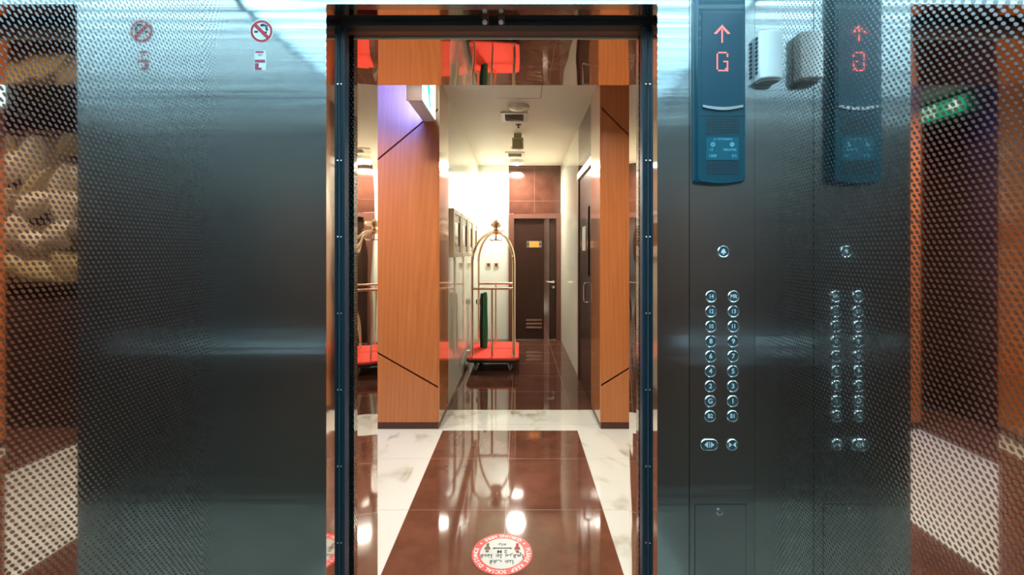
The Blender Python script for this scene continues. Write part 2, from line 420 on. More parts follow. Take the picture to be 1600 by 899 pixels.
# lower service door
zt = PZ(787, YF)
b = B(); box(b, .4795, .6205, YP - .0004, YP, .40, zt); obj('service_door_gap', b, 'gap', g)
b = B(); box(b, .4808, .6192, YP - .0016, YP - .0004, .4015, zt - .0015); sd = obj('service_door', b, 'plate', g)
b = B(); lathe(b, [(.009, 0), (.009, -.003), (.006, -.004), (0, -.004)], (PX(1123, YF), YP - .0016, PZ(799, YF)), 'y', 20); k = obj('lock', b, 'btnring', sd)
b = B(); box(b, PX(1123, YF) - .001, PX(1123, YF) + .001, YP - .0062, YP - .0056, PZ(799, YF) - .004, PZ(799, YF) + .004); obj('lock_slot', b, 'ink', sd)
def button(px, py, sym, wide=0.):
    x, z = PX(px, YP), PZ(py, YP)
    nm = 'button_face'
    def outline(r, w):
        if not w: return [(x + r * math.cos(a), z + r * math.sin(a)) for a in [2 * PI * i / 28 for i in range(28)]]
        o = []
        for s, a0 in ((1, -PI / 2), (-1, PI / 2)):
            o += [(x + s * w + r * math.cos(a0 + PI * i / 14), z + r * math.sin(a0 + PI * i / 14)) for i in range(15)]
        return o
    b = B()
    lay = [(outline(.0162, wide), 0), (outline(.0162, wide), .0022), (outline(.0150, wide), .0038), (outline(.0132, wide), .0030), (outline(.0130, wide), .0012)]
    rings = [[b.verts.new((p[0], YP - h, p[1])) for p in o] for o, h in lay]
    n = len(rings[0])
    for a, c in zip(rings, rings[1:]):
        for i in range(n): b.faces.new((a[i], a[(i + 1) % n], c[(i + 1) % n], c[i]))
    bt = obj('button', b, 'btnring', g, smooth=True)
    b = B(); prism(b, outline(.0130, wide), 'y', YP - .0001, YP - .0018); obj('cap', b, 'btn', bt)
    b = B()
    if sym == 'open':
        for s in (-1, 1): prism(b, [(x + s * .0135, z), (x + s * .004, z + .0085), (x + s * .004, z - .0085)], 'y', YP - .0017, YP - .0024)
        box(b, x - .001, x + .001, YP - .0024, YP - .0017, z - .008, z + .008)
    elif sym == 'close':
        for s in (-1, 1): prism(b, [(x + s * .001, z), (x + s * .0095, z + .0075), (x + s * .0095, z - .0075)], 'y', YP - .0017, YP - .0024)
    elif sym == 'bell':
        pr = [(-.008, -.004), (-.006, -.002), (-.005, .003), (-.0025, .0065), (0, .0085), (.0025, .0065), (.005, .003), (.006, -.002), (.008, -.004)]
        prism(b, [(x + p, z + q) for p, q in pr], 'y', YP - .0017, YP - .0024)
        lathe(b, [(0, 0), (.002, 0), (.002, -.0007), (0, -.0007)], (x, YP - .0017, z - .0062), 'y', 12)
    else:
        b.free(); b = xf(text(sym, .0185 if len(sym) == 1 else .0160, .0003, 1. if len(sym) == 1 else .85), FRONT(x, YP - .0021, z))
    obj('symbol', b, 'engrave', bt)
    bt['label'] = 'round steel button marked ' + sym if sym not in ('open', 'close', 'bell') else 'steel %s button' % {'open': 'door opening', 'close': 'door closing', 'bell': 'alarm bell'}[sym]
for i, s in enumerate(('14', '12', '10', '8', '6', '4', '2', 'G', 'B2')): button(1111 - i * .2, 463.5 + i * 23.35, s)
for i, s in enumerate(('MR', '13', '11', '9', '7', '5', '3', '1', 'B1')): button(1146 - i * .2, 463.5 + i * 23.35, s)
button(1130, 393.5, 'bell'); button(1108, 695, 'open', .0085); button(1144, 695, 'close')

# ------------------------------------------------------------------ floor indicator
g = thing('floor_indicator', 'dark blue floor indicator showing a red arrow and G, above the floor buttons', 'display', (.557, YP, 1.785))
x0, x1 = PX(1090, 1.065), PX(1168, 1.065); zb, ztop = PZ(287, 1.07), 2.34
YI = 1.066
def hull(inset, zbot, ztp):
    xa, xb = x0 + inset, x1 - inset; r = .012
    o = []
    n = 12
    for i in range(n + 1):                         # curved lower edge
        t_ = i / n; x = xa + r * .5 + (xb - xa - r) * t_
        o.append((x, zbot - .006 * math.sin(PI * t_) + .004))
    o += [(xb, zbot + r), (xb, ztp), (xa, ztp), (xa, zbot + r)]
    return o
b = B()
o1 = hull(0, zb, ztop); o2 = hull(.004, zb + .003, ztop)
L = [(o1, YP), (o1, YI + .008), (o2, YI)]
rings = [[b.verts.new((p[0], yy, p[1])) for p in o] for o, yy in L]
for a, c in zip(rings, rings[1:]):
    for i in range(len(a)): b.faces.new((a[i], a[(i + 1) % len(a)], c[(i + 1) % len(a)], c[i]))
b.faces.new(rings[-1]); b.faces.new(rings[0][::-1])
obj('housing', b, 'bluedark', g, smooth=True)
sx0, sx1, sz0, sz1 = PX(1097, YI), PX(1162, YI), PZ(168, YI), PZ(18, YI)
b = B(); box(b, sx0, sx1, YI - .0022, YI, sz0, sz1); obj('screen', b, 'screen', g, bevel=.001)
b = B()                                            # silver smile under the screen
n = 16; up = [(sx0 + .002 + (sx1 - sx0 - .004) * i / n, PZ(164, YI) - .006 * math.sin(PI * i / n)) for i in range(n + 1)]
lo = [(p[0], p[1] - .0062 - .002 * math.sin(PI * i / n)) for i, p in enumerate(up)]
prism(b, up + lo[::-1], 'y', YI - .0045, YI - .002); obj('trim_strip', b, 'silver', g)
b = B(); box(b, x0 + .002, x1 - .002, YI - .0006, YI + .001, PZ(181, YI) - .0006, PZ(181, YI) + .0006); obj('seam', b, 'ink', g)
for (za, zb2, rows) in ((PZ(186, YI), PZ(207, YI), 6), (PZ(254, YI), PZ(271, YI), 5)):
    xa, xb = PX(1106, YI), PX(1154, YI); b = B()
    for i in range(13):
        for j in range(rows):
            xx = xa + (xb - xa) * i / 12; zz = za + (zb2 - za) * j / (rows - 1)
            box(b, xx - .0021, xx + .0021, YI - .0005, YI + .001, zz - .0021, zz + .0021)
    obj('speaker_grille', b, 'ink', g)
b = B(); box(b, PX(1104, YI), PX(1155, YI), YI - .001, YI, PZ(250, YI), PZ(214, YI)); lb = obj('rating_label', b, 'plateface', g)
b = B()
def tx(s, px, py, size, sxx=1.):
    merge(b, xf(text(s, size, .0002, sxx), FRONT(PX(px, YI), YI - .0012, PZ(py, YI))))
tx('MITSUBISHI', 1133, 217.5, .0078); tx('13', 1112, 234, .0095); tx('PERSONS', 1141, 234, .0085); tx('1000', 1114, 243.5, .0110); tx('KG', 1148, 243.5, .0095)
xc, zc = PX(1117.5, YI), PZ(217.5, YI)
for a in (90, 210, 330):
    ca, sa = math.cos(math.radians(a)), math.sin(math.radians(a)); h = .0042
    p = [(0, 0), (h * .5, h * .29), (h, 0), (h * .5, -h * .29)]
    prism(b, [(xc + q * ca - w * sa, zc + q * sa + w * ca) for q, w in p], 'y', YI - .0014, YI - .001)
for px in (1114.5, 1144.5):
    for r0, r1 in ((.0062, .0048),):
        prism(b, [(PX(px, YI) + r0 * math.cos(2 * PI * i / 20), PZ(225.5, YI) + r0 * math.sin(2 * PI * i / 20)) for i in range(20)], 'y', YI - .0014, YI - .001)
obj('print', b, 'platetext', lb)
for px, w in ((1114.5, 0), (1144.5, 1)):
    b = B()
    x, z = PX(px, YI), PZ(225.5, YI)
    if w: prism(b, [(x - .004, z + .0034), (x - .0034, z + .004), (x + .004, z - .0034), (x + .0034, z - .004)], 'y', YI - .0017, YI - .0014)
    else: box(b, x - .0036, x + .0036, YI - .0017, YI - .0014, z - .0006, z + .0006); box(b, x - .0006, x + .0006, YI - .0017, YI - .0014, z - .0036, z + .0036)
    obj('icon_mark', b, 'plateface', lb)
# LED matrix figures
def led(name, rows, px0, py0, pw, ph, r):
    b = B(); ny = len(rows); nx = max(map(len, rows))
    for j, row in enumerate(rows):
        for i, ch in enumerate(row):
            if ch != '.' and ch != ' ':
                lathe(b, [(0, -.0006), (r, -.0004), (r, 0)], (PX(px0 + pw * i / (nx - 1), YI), YI - .0022, PZ(py0 + ph * j / (ny - 1), YI)), 'y', 8)
    o = obj(name, b, 'led', g); return o
led('arrow_light', ['.....#.....', '....###....', '...##.##...', '..##.#.##..', '.##..#..##.', '##...#...##', '.....#.....', '.....#.....', '.....#.....', '.....#.....', '.....#.....', '.....#.....'], 1117.5, 40, 22, 25.5, .0019)
led('letter_light', ['.#####.', '#.....#', '#.....#', '#......', '#......', '#...###', '#.....#', '#.....#', '#.....#', '#....##', '.######'], 1121, 82, 16, 28, .0019)

# ------------------------------------------------------------------ air freshener
g = thing('air_freshener', 'white air freshener with vented left side on the panel strip right of the floor indicator', 'air freshener', (.67, YF, 2.06))
xa, xb, za, zb2 = .640, .702, 2.060, 2.187
pr = []
for i in range(15):
    t_ = i / 14; pr.append((xa + (xb - xa) * t_, 1.062 - .018 * math.sin(PI * (0.15 + .7 * t_)) + .006))
pr += [(xb, YF), (xa + .004, YF)]
b = B(); prism(b, pr, 'z', za, zb2); obj('body', b, 'whiteplastic', g, smooth=True, bevel=.003)
b = B()
for i in range(9):
    z = za + .018 + i * .0115; box(b, xa - .0008, xa + .004, 1.070, 1.080, z, z + .006)
obj('vents', b, 'ink', g)
b = B(); prism(b, [(xa + .006, 1.091), (xa + .006, 1.072), (xa + .018, 1.060), (xb - .010, 1.056), (xb - .004, 1.070), (xb - .010, 1.091)], 'z', za - .005, za); obj('outlet', b, 'greyplastic', g)
b = B(); merge(b, xf(text('FRESH', .008, .0002), FRONT(.684, 1.0482, 2.082) )); b.free()
b = B(); box(b, .650, .690, YF - .001, YF, za - .012, za - .002); obj('bracket', b, 'silver', g)

# ------------------------------------------------------------------ stickers on left panel
x, z, r = PX(409, YF), PZ(49, YF), .0325
g = thing('no_smoking_sticker', 'round red no smoking sticker high on the left steel panel', 'sticker', (x, YF, z))
circ = lambda r_, n=40: [(x + r_ * math.cos(2 * PI * i / n), z + r_ * math.sin(2 * PI * i / n)) for i in range(n)]
b = B(); prism(b, circ(r), 'y', YF - .0008, YF); obj('disc', b, 'paper', g)
b = B()
o, i_ = circ(r * .92), circ(r * .74)
for k in range(40):
    q = (k + 1) % 40
    for yy in (YF - .0014,):
        b.faces.new([b.verts.new((p[0], yy, p[1])) for p in (o[k], o[q], i_[q], i_[k])])
s = r * .80 / math.sqrt(2); w = .0032
prism(b, [(x - s - w, z + s - w), (x - s + w, z + s + w), (x + s + w, z - s + w), (x + s - w, z - s - w)], 'y', YF - .0018, YF - .0012)
obj('ring_and_bar', b, 'red', g)
b = B(); box(b, x - .020, x - .010, YF - .0011, YF - .0007, z - .0045, z + .001); box(b, x + .008, x + .0145, YF - .0011, YF - .0007, z - .006, z - .001)
obj('cigarette', b, 'ink', g)
b = B(); tube(b, [(x + .016, YF - .001, z + .002), (x + .013, YF - .001, z + .009), (x + .016, YF - .001, z + .014), (x + .006, YF - .001, z + .018), (x - .002, YF - .001, z + .016)], .0028, 8); obj('smoke', b, 'bluedark', g)
x0_, x1_, z0_, z1_ = PX(398, YF), PX(415.5, YF), PZ(110, YF), PZ(79, YF)
g = thing('text_label', 'small white label with maroon print below the no smoking sticker', 'label', ((x0_ + x1_) / 2, YF, z0_))
b = B(); box(b, x0_, x1_, YF - .0006, YF + .001, z0_, z1_); obj('paper', b, 'paper', g)
b = B()
cx_ = (x0_ + x1_) / 2
box(b, x0_ + .001, x1_ - .002, YF - .001, YF - .0006, z0_ + .021, z0_ + .029)
box(b, x0_ + .001, cx_ - .004, YF - .001, YF - .0006, z0_ + .001, z0_ + .019)
box(b, cx_ - .004, cx_ + .004, YF - .001, YF - .0006, z0_ + .001, z0_ + .007)
box(b, x0_ + .002, x1_ - .006, YF - .001, YF - .0006, z1_ - .007, z1_ - .002)
merge(b, xf(text('NO', .0075, .0002), FRONT(cx_, YF - .0008, z1_ - .0125)))
obj('print', b, 'pinkprint', g)

# ------------------------------------------------------------------ landing portal (splayed polished steel)
MODE[0] = 'real'
YN, YE = 1.41, 1.92
LN, LE, RN, RE = -.5507, -.6124, .410, .4717
ZN, ZE = 2.1587, 2.144
b = B(); prism(b, [(LN, YN), (LE, YE), (LE - .06, YE), (LN - .10, YN)], 'z', 0, 2.165); struct('trim_8', b, 'mirror', 'mirror-polished left reveal of the landing portal', 'door frame')
b = B(); prism(b, [(RN, YN), (RE, YE), (RE + .06, YE), (RN + .10, YN)], 'z', 0, 2.165); struct('trim_9', b, 'mirror', 'mirror-polished right reveal of the landing portal', 'door frame')
b = B(); prism(b, [(YN, ZN), (YE, ZE), (YE, 2.22), (YN, 2.22)], 'x', LE - .05, RE + .05); struct('trim_10', b, 'mirror', 'mirror-polished soffit of the landing portal', 'door frame')
MODE[0] = 'lobby'
LX0, LX1, ZL = -2.61, 3.20, 3.14
b = B(); LE /= S; RE /= S
box(b, LX0, LE - .055, YE - .06, YE - .002, 0, ZL); box(b, RE + .055, LX1, YE - .06, YE - .002, 0, ZL); box(b, LE - .055, RE + .055, YE - .06, YE - .002, 2.22 / S, ZL)
struct('wall_landing', b, 'granite_y', 'brown granite wall on the lobby side of the elevator', 'wall')

# ------------------------------------------------------------------ lobby + corridor shell
CX, YC0, YC1, YW = .74, 4.0, 7.2, 3.55
def quad(b, x0, x1, y0, y1, mi):
    f = b.faces.new([b.verts.new(p) for p in ((x0, y0, 0), (x1, y0, 0), (x1, y1, 0), (x0, y1, 0))]); f.material_index = mi
b = B(); ys = (1.41, 3.54)
for xa, xb, mi in ((LX0, -1.95, 0), (-1.95, -.6856, 1), (-.6856, .5144, 0), (.5144, 1.72, 1), (1.72, LX1, 0)): box(b, xa, xb, ys[0], ys[1], -.04, 0, mi)
box(b, LX0, -1.95, 3.54, 4.0, -.04, 0, 0); box(b, 1.72, LX1, 3.54, 4.0, -.04, 0, 0); box(b, -1.95, 1.72, 3.54, 4.0, -.04, 0, 1)
struct('floor_lobby', b, ['floor_lobby', 'marble'], 'polished floor with brown granite strips and white marble borders', 'floor')
b = B(); box(b, -CX - .1, CX + .1, 4.0, YC1 + .1, -.04, 0)
struct('floor_corridor', b, 'floor_corr', 'dark polished granite floor of the corridor', 'floor')
b = B(); box(b, LX0, LX1, YE - .06, YC1 + .1, ZL, ZL + .05); struct('ceiling_lobby', b, 'ceil', 'cream ceiling of the lobby and corridor', 'ceiling')
b = B(); box(b, LX0 - .05, LX0, YE - .06, 4.25, 0, ZL); struct('wall_lobby_left', b, 'granite_x', 'dark granite side wall at the left end of the lobby', 'wall')
b = B(); box(b, LX1, LX1 + .05, YE - .06, 4.0, 0, ZL); struct('wall_lobby_right', b, 'granite_x', 'dark granite side wall at the right end of the lobby', 'wall')
b = B(); box(b, 1.72, LX1, 3.60, 3.70, 0, ZL); struct('wall_lobby_back_right', b, 'granite_x', 'dark granite wall behind the leaf artwork', 'wall')
b = B(); box(b, LX0, -1.95, 4.19, 4.25, 0, ZL); struct('wall_lobby_back_left', b, 'granite_x', 'dark granite wall in the recess left of the wood column', 'wall')
b = B(); box(b, -CX - .06, -CX, YC0, YC1, 0, ZL); struct('wall_corridor_left', b, 'tile', 'glossy white tiled left wall of the corridor', 'wall')
b = B(); box(b, CX, CX + .06, 5.02, YC1, 0, ZL); struct('wall_corridor_right', b, 'tile', 'glossy white tiled right wall of the corridor', 'wall')
b = B(); box(b, CX, CX + .06, YC0, 5.02, 2.56, ZL); struct('wall_corridor_door_head', b, 'granite_x', 'brown granite above the dark glazed door', 'wall')
b = B(); box(b, -CX, -.197, YC1, YC1 + .06, 0, ZL); struct('wall_far', b, 'paint', 'white end wall of the corridor left of the brown door', 'wall')
b = B(); box(b, -.197, CX, YC1, YC1 + .06, 2.265, ZL); struct('wall_far_granite', b, 'granite_y', 'polished brown granite panel above the end door', 'wall')

# wood columns with V-grooves
def column(nm, x0, x1, up, low, inner, label):
    g = thing(nm, label, 'column', ((x0 + x1) / 2, 3.75, 0)); g['kind'] = 'structure'
    b = B(); box(b, x0, x1, YW + .022, 4.0, 0, ZL)
    obj('core', b, 'kick', g)
    zu = lambda x: up[0] + up[1] * (x - inner); zl = lambda x: low[0] + low[1] * (x - inner)
    h = .010; zk = .070; a, c = x0, x1
    for poly in ([(a, zk), (c, zk), (c, zl(c) - h), (a, zl(a) - h)], [(a, zl(a) + h), (c, zl(c) + h), (c, zu(c) - h), (a, zu(a) - h)], [(a, zu(a) + h), (c, zu(c) + h), (c, ZL), (a, ZL)]):
        b = B(); prism(b, poly, 'y', YW, YW + .020); obj('front_board', b, 'wood', g)
    b = B(); s = 1 if inner < 0 else -1
    xs = sorted((inner, inner + s * .012)); box(b, xs[0], xs[1], YW + .003, 3.998, zk, ZL); obj('side_board', b, 'woodgloss', g)
    return g
column('wood_column', -1.95, -.728, (2.86, .83), (.381, -.568), -.728, 'broad orange wood column with diagonal grooves left of the corridor')
column('wood_column', .728, 1.72, (2.875, -1.0), (.398, .617), .728, 'orange wood column with diagonal grooves right of the corridor')

# ------------------------------------------------------------------ floor sticker
MODE[0] = 'sticker'
sx, sy = PX(784.5, 2.10), 2.105
g = thing('floor_sticker', 'round red and white social distance sticker on the brown granite floor', 'sticker', (sx, sy, 0))
def disc(b, r, z, mi=0, n=64):
    f = b.faces.new([b.verts.new((sx + r * math.cos(2 * PI * i / n), sy + r * math.sin(2 * PI * i / n), z)) for i in range(n)]); f.material_index = mi
b = B(); prism(b, [(sx + .160 * math.cos(2 * PI * i / 64), sy + .160 * math.sin(2 * PI * i / 64)) for i in range(64)], 'z', 0, .0010); obj('red_ring', b, 'signred', g)
b = B(); prism(b, [(sx + .117 * math.cos(2 * PI * i / 64), sy + .117 * math.sin(2 * PI * i / 64)) for i in range(64)], 'z', .001, .0013); obj('white_centre', b, 'vinyl', g)
b = B()
def arc(s, r, mid, step, size, flip=False):
    n = len(s)
    for i, ch in enumerate(s):
        if ch == ' ': continue
        a = mid + (i - (n - 1) / 2) * (step if flip else -step)
        rot = a - 90 + (180 if flip else 0)
        M4 = Matrix.Translation((sx + r * math.cos(math.radians(a)), sy + r * math.sin(math.radians(a)), .0013)) @ Matrix.Rotation(math.radians(rot), 4, 'Z')
        merge(b, xf(text(ch, size, .0002), M4))
arc('PLEASE KEEP SOCIAL DISTANCE', .1385, 270, 7.9, .032)
obj('english_lettering', b, 'paper', g); b = B()
arc('QUEUING HERE', .1385, 90, 7.6, .030, True)
obj('lower_lettering', b, 'paper', g)
for a in (148, 32): 
    b = B(); merge(b, xf(text('•', .04, .0002), Matrix.Translation((sx + .138 * math.cos(math.radians(a)), sy + .138 * math.sin(math.radians(a)), .0013))))
    obj('dot', b, 'paper', g)
b = B()
R180 = Matrix.Rotation(PI, 4, 'Z')
def st(s, dx, dy, size, sxx=1.): merge(b, xf(text(s, size, .0002, sxx), Matrix.Translation((sx + dx, sy + dy, .0016)) @ R180))
st('2 M', 0, .010, .036); 
st('\uFEE3\uFE98\uFEAE', 0, .062, .034)
st('\uFE8E\uFECA\uFED7\uFEAE\uFEE3 \uFEE0\uFECB \uFEE0\uFEC4\uFED7', 0, -.024, .040, 1.15)
st('\uFE8E\uFEE8\uFEEB \uFED2\uFED7', 0, -.068, .042)
tube(b, [(sx - .042, sy + .036, .0018), (sx + .042, sy + .036, .0018)], .0022, 6)
for s in (-1, 1): prism(b, [(sx + s * .054, sy + .036), (sx + s * .040, sy + .044), (sx + s * .040, sy + .028)], 'z', .0013, .0018)
obj('centre_lettering', b, 'ink', g)
for s in (-1, 1):
    b = B(); X0 = sx + s * .080; Y0 = sy + .040
    prism(b, [(X0 + .010 * math.cos(2 * PI * i / 16), Y0 - .028 + .009 * math.sin(2 * PI * i / 16)) for i in range(16)], 'z', .0013, .0017)
    prism(b, [(X0 - .016, Y0 - .016), (X0 + .016, Y0 - .016), (X0 + .014, Y0 + .006), (X0 + .008, Y0 + .008), (X0 + .007, Y0 + .036), (X0 - .007, Y0 + .036), (X0 - .008, Y0 + .008), (X0 - .014, Y0 + .006)], 'z', .0013, .0017)
    obj('person_pictogram', b, 'darkred' if s > 0 else 'darkolive', g)

# ------------------------------------------------------------------ luggage cart
MODE[0] = 'lobby'
CXc, Yf, Yr, zd = -.355, 5.17, 6.12, .190
g = thing('luggage_cart', 'birdcage luggage cart with brass tubes and red carpet deck in the corridor', 'luggage cart', (CXc, 5.645, 0))
xl, xr = -.70, -.006
def oct_(ins, ch): return [(xl + ins + ch, Yf + ins), (xr - ins - ch, Yf + ins), (xr - ins, Yf + ins + ch), (xr - ins, Yr - ins - ch), (xr - ins - ch, Yr - ins), (xl + ins + ch, Yr - ins), (xl + ins, Yr - ins - ch), (xl + ins, Yf + ins + ch)]
b = B(); prism(b, oct_(.0, .05), 'z', zd - .045, zd - .012); obj('bumper', b, 'black', g, bevel=.006)
b = B(); prism(b, oct_(.006, .05), 'z', zd - .030, zd + .012); obj('deck', b, 'carpet', g, bevel=.010)
b = B(); box(b, xl + .09, xr - .09, Yf + .09, Yr - .09, zd - .075, zd - .045); obj('chassis', b, 'black', g)
for wx in (xl + .12, xr - .12):
    for wy in (Yf + .12, Yr - .12):
        b = B(); lathe(b, [(.0, -.018), (.055, -.018), (.060, -.012), (.060, .012), (.055, .018), (0, .018)], (wx, wy, .060), 'x', 24); wh = obj('wheel', b, 'grey', g, smooth=True)
        b = B(); box(b, wx - .026, wx - .021, wy - .02, wy + .02, .05, .125); box(b, wx + .021, wx + .026, wy - .02, wy + .02, .05, .125); box(b, wx - .026, wx + .026, wy - .028, wy + .028, .120, .128)
        lathe(b, [(.008, -.03), (.008, .03)], (wx, wy, .060), 'x', 10); obj('fork', b, 'chrome', wh)
hub = Vector((CXc + .02, 5.645, 1.86))
ty = (5.24, 6.05); txs = (xl + .075, xr - .075)
zs = 1.42
for yy in ty:
    for xx in txs:
        pts = [(xx, yy, zd), (xx, yy, .7), (xx, yy, zs)]
        n = 12
        for i in range(1, n + 1):
            a = (PI / 2) * i / n
            t_ = 1 - math.cos(a)
            pts.append((xx + (hub.x - xx) * t_, yy + (hub.y - yy) * t_, zs + (hub.z - zs) * math.sin(a)))
        b = B(); tube(b, pts, .0175, 12); obj('arch_tube', b, 'brass', g, smooth=True)
        b = B(); lathe(b, [(.030, 0), (.030, .010), (.022, .020), (.018, .06)], (xx, yy, zd + .008), 'z', 18); obj('socket', b, 'brass', g, smooth=True)
for yy in ty:
    b = B(); tube(b, [(txs[0], yy, 1.10), (txs[1], yy, 1.10)], .016, 12); obj('cross_rail', b, 'brass', g, smooth=True)
    b = B(); tube(b, [(CXc - .01, yy, zd), (CXc - .01, yy, 1.10)], .015, 12); obj('middle_post', b, 'brass', g, smooth=True)
b = B(); lathe(b, [(0, -.10), (.035, -.10), (.06, -.095), (.06, -.088), (.012, -.085), (.010, -.03), (.05, -.02), (.065, 0), (.05, .02), (.025, .035), (.022, .05), (.045, .065), (.058, .09), (.048, .12), (.02, .138), (.012, .15), (0, .152)], tuple(hub), 'z', 24)
bmesh.ops.scale(b, vec=(1.35, 1.35, 1.2), space=Matrix.Translation(-hub), verts=b.verts)
obj('finial', b, 'brass', g, smooth=True)
for s in (-1, 1):
    b = B(); tube(b, [(hub.x + s * .05, hub.y - .02, hub.z + .0), (hub.x + s * .10, hub.y - .02, hub.z + .03), (hub.x + s * .12, hub.y - .02, hub.z + .01)], .007, 8)
    obj('garment_hook', b, 'brass', g, smooth=True)
    b = B(); tube(b, [(hub.x, hub.y, hub.z - .10), (hub.x + s * .07, hub.y, hub.z - .12), (hub.x + s * .09, hub.y, hub.z - .09)], .008, 8)
    obj('garment_hook', b, 'brass', g, smooth=True)
# folded green bag standing on the deck
bx, by = PX(757, 5.75), 5.75
g = thing('garment_bag', 'folded green and black garment bag upright on the rear of the luggage cart', 'bag', (bx, by, zd + .012))
def slab(w0, w1, y0, y1, z0, z1, dx):
    b = B(); rows = 10; rg = []
    for i in range(rows + 1):
        t_ = i / rows; w = w0 * (1 - .25 * math.cos(t_ * PI * 3) * .2) * (1 - .25 * (t_ > .93)); z = z0 + (z1 - z0) * t_
        ring = []
        for k in range(12):
            a = 2 * PI * k / 12
            ring.append(b.verts.new((bx + dx + w * math.cos(a) * (1 + .08 * math.sin(5 * t_ + k)), (y0 + y1) / 2 + (y1 - y0) / 2 * math.sin(a), z)))
        rg.append(ring)
    for a_, c_ in zip(rg, rg[1:]):
        for k in range(12): b.faces.new((a_[k], a_[(k + 1) % 12], c_[(k + 1) % 12], c_[k]))
    b.faces.new(rg[0][::-1]); b.faces.new(rg[-1]); return b
obj('green_panel', slab(.034, 0, by - .06, by + .04, zd + .012, 1.0, .012), 'green', g, smooth=True)
obj('black_panel', slab(.040, 0, by - .02, by + .09, zd + .012, .98, -.030), 'blackcloth', g, smooth=True)
# post with black top behind the cart, against the wall
px_, py_ = -.655, 6.35
g = thing('barrier_post', 'slim chrome post with a black ball top between the cart and the tiled wall', 'post', (px_, py_, 0))
b = B(); lathe(b, [(0, 0), (.06, 0), (.06, .012), (.025, .03), (.017, .05), (.017, .62), (.03, .63), (.03, .74), (.012, .75)], (px_, py_, 0), 'z', 20); obj('pole', b, 'chrome', g, smooth=True)
b = B(); lathe(b, [(0, .74), (.03, .745), (.045, .78), (.035, .82), (0, .835)], (px_, py_, 0), 'z', 20); obj('ball_top', b, 'blackcloth', g, smooth=True)

# ------------------------------------------------------------------ wall cases on left corridor wall
Y = 4.20
names = ['nearest', 'second nearest', 'third nearest', 'farthest']
for i in range(4):
    y0, y1 = Y + i * .60, Y + i * .60 + .57
    g = thing('wall_case', 'beige wall case with brown panel above the cart, %s of the row' % names[i], 'wall case', (-CX, (y0 + y1) / 2, 1.53), 'wall cases in a row above the luggage cart')
    z0, z1 = 1.53, 2.05; w = .09
    b = B(); box(b, -CX, -CX + .045, y0, y0 + w, z0, z1); box(b, -CX, -CX + .045, y1 - w, y1, z0, z1); box(b, -CX, -CX + .045, y0 + w, y1 - w, z0, z0 + .05); box(b, -CX, -CX + .045, y0 + w, y1 - w, z1 - .05, z1)
    obj('frame', b, 'beige', g, bevel=.004)
    b = B(); box(b, -CX, -CX + .03, y0 + w, y1 - w, z0 + .12, z1 - .13); obj('panel', b, 'brownpanel', g)
    b = B(); box(b, -CX, -CX + .034, y0 + w, y1 - w, z1 - .13, z1 - .05); obj('top_card', b, 'whiteplastic', g)
    b = B(); box(b, -CX, -CX + .034, y0 + w, y1 - w, z0 + .05, z0 + .12); obj('bottom_card', b, 'whiteplastic', g)
# socket plates
for i, px in enumerate((763.5, 775.5)):
    x, z = PX(px, YC1), PZ(414, YC1)
    g = thing('switch_plate', ['brown switch plate on the far white wall, left one of the pair', 'brown switch plate on the far white wall, right one of the pair nearer the door'][i], 'switch', (x, YC1, z), 'switch plates')
    b = B(); box(b, x - .048, x + .048, YC1 - .012, YC1, z - .045, z + .045); obj('plate', b, 'unlit', g, bevel=.003)
    b = B(); box(b, x - .026, x + .026, YC1 - .018, YC1 - .012, z - .028, z + .028); obj('rocker', b, 'kick', g)

# ------------------------------------------------------------------ far door
D = YC1 - .02
b = B(); box(b, -.197, -.105, D - .05, YC1 + .04, 0, 2.265); box(b, .655, .74, D - .05, YC1 + .04, 0, 2.265); box(b, -.105, .655, D - .05, YC1 + .04, 2.175, 2.265)
dr = struct('door_5', b, 'frame', 'dark brown end door with chrome strip, orange plate and louvre at the corridor end', 'door', bevel=.004)
b = B(); box(b, -.105, .435, D - .01, YC1 + .03, .008, 2.175); lf = obj('door_leaf', b, 'darkdoor', dr)
b = B(); box(b, .530, .655, D - .01, YC1 + .03, .008, 2.175); obj('side_leaf', b, 'darkdoor', dr)
b = B(); box(b, .437, .472, D - .022, YC1 + .02, .008, 2.175); box(b, .484, .520, D - .018, YC1 + .02, .008, 2.175); box(b, .472, .530, D - .008, YC1 + .02, .008, 2.175); obj('chrome_strip', b, 'chrome', dr)
b = B(); tube(b, [(.60, D - .01, 1.04), (.60, D - .065, 1.04), (.59, D - .07, 1.04), (.475, D - .07, 1.04)], .013, 10); lathe(b, [(.027, 0), (.027, -.012), (0, -.013)], (.60, D - .01, 1.04), 'y', 18); obj('handle', b, 'chrome', dr, smooth=True)
b = B(); lathe(b, [(.027, 0), (.027, -.012), (0, -.013)], (.60, D - .01, .945), 'y', 18); obj('lock', b, 'chrome', dr, smooth=True)
b = B(); box(b, .125, .395, D - .016, D - .01, 1.655, 1.775); pl = obj('name_plate', b, 'silver', dr)
b = B(); box(b, .175, .345, D - .018, D - .016, 1.662, 1.768); obj('orange_sticker', b, 'orange', pl)
b = B()
for x in (.15, .37): lathe(b, [(.018, 0), (.018, -.003), (0, -.003)], (x, D - .016, 1.715), 'y', 14)
obj('round_marks', b, 'ink', pl)
for k in range(3):
    b = B(); z = .205 + k * .066; box(b, .115, .400, D - .022, D - .010, z, z + .034); obj('louvre_slat', b, 'brass', dr)
b = B(); box(b, -.10, .65, D - .03, YC1, 0, .008); obj('threshold', b, 'chrome', dr)

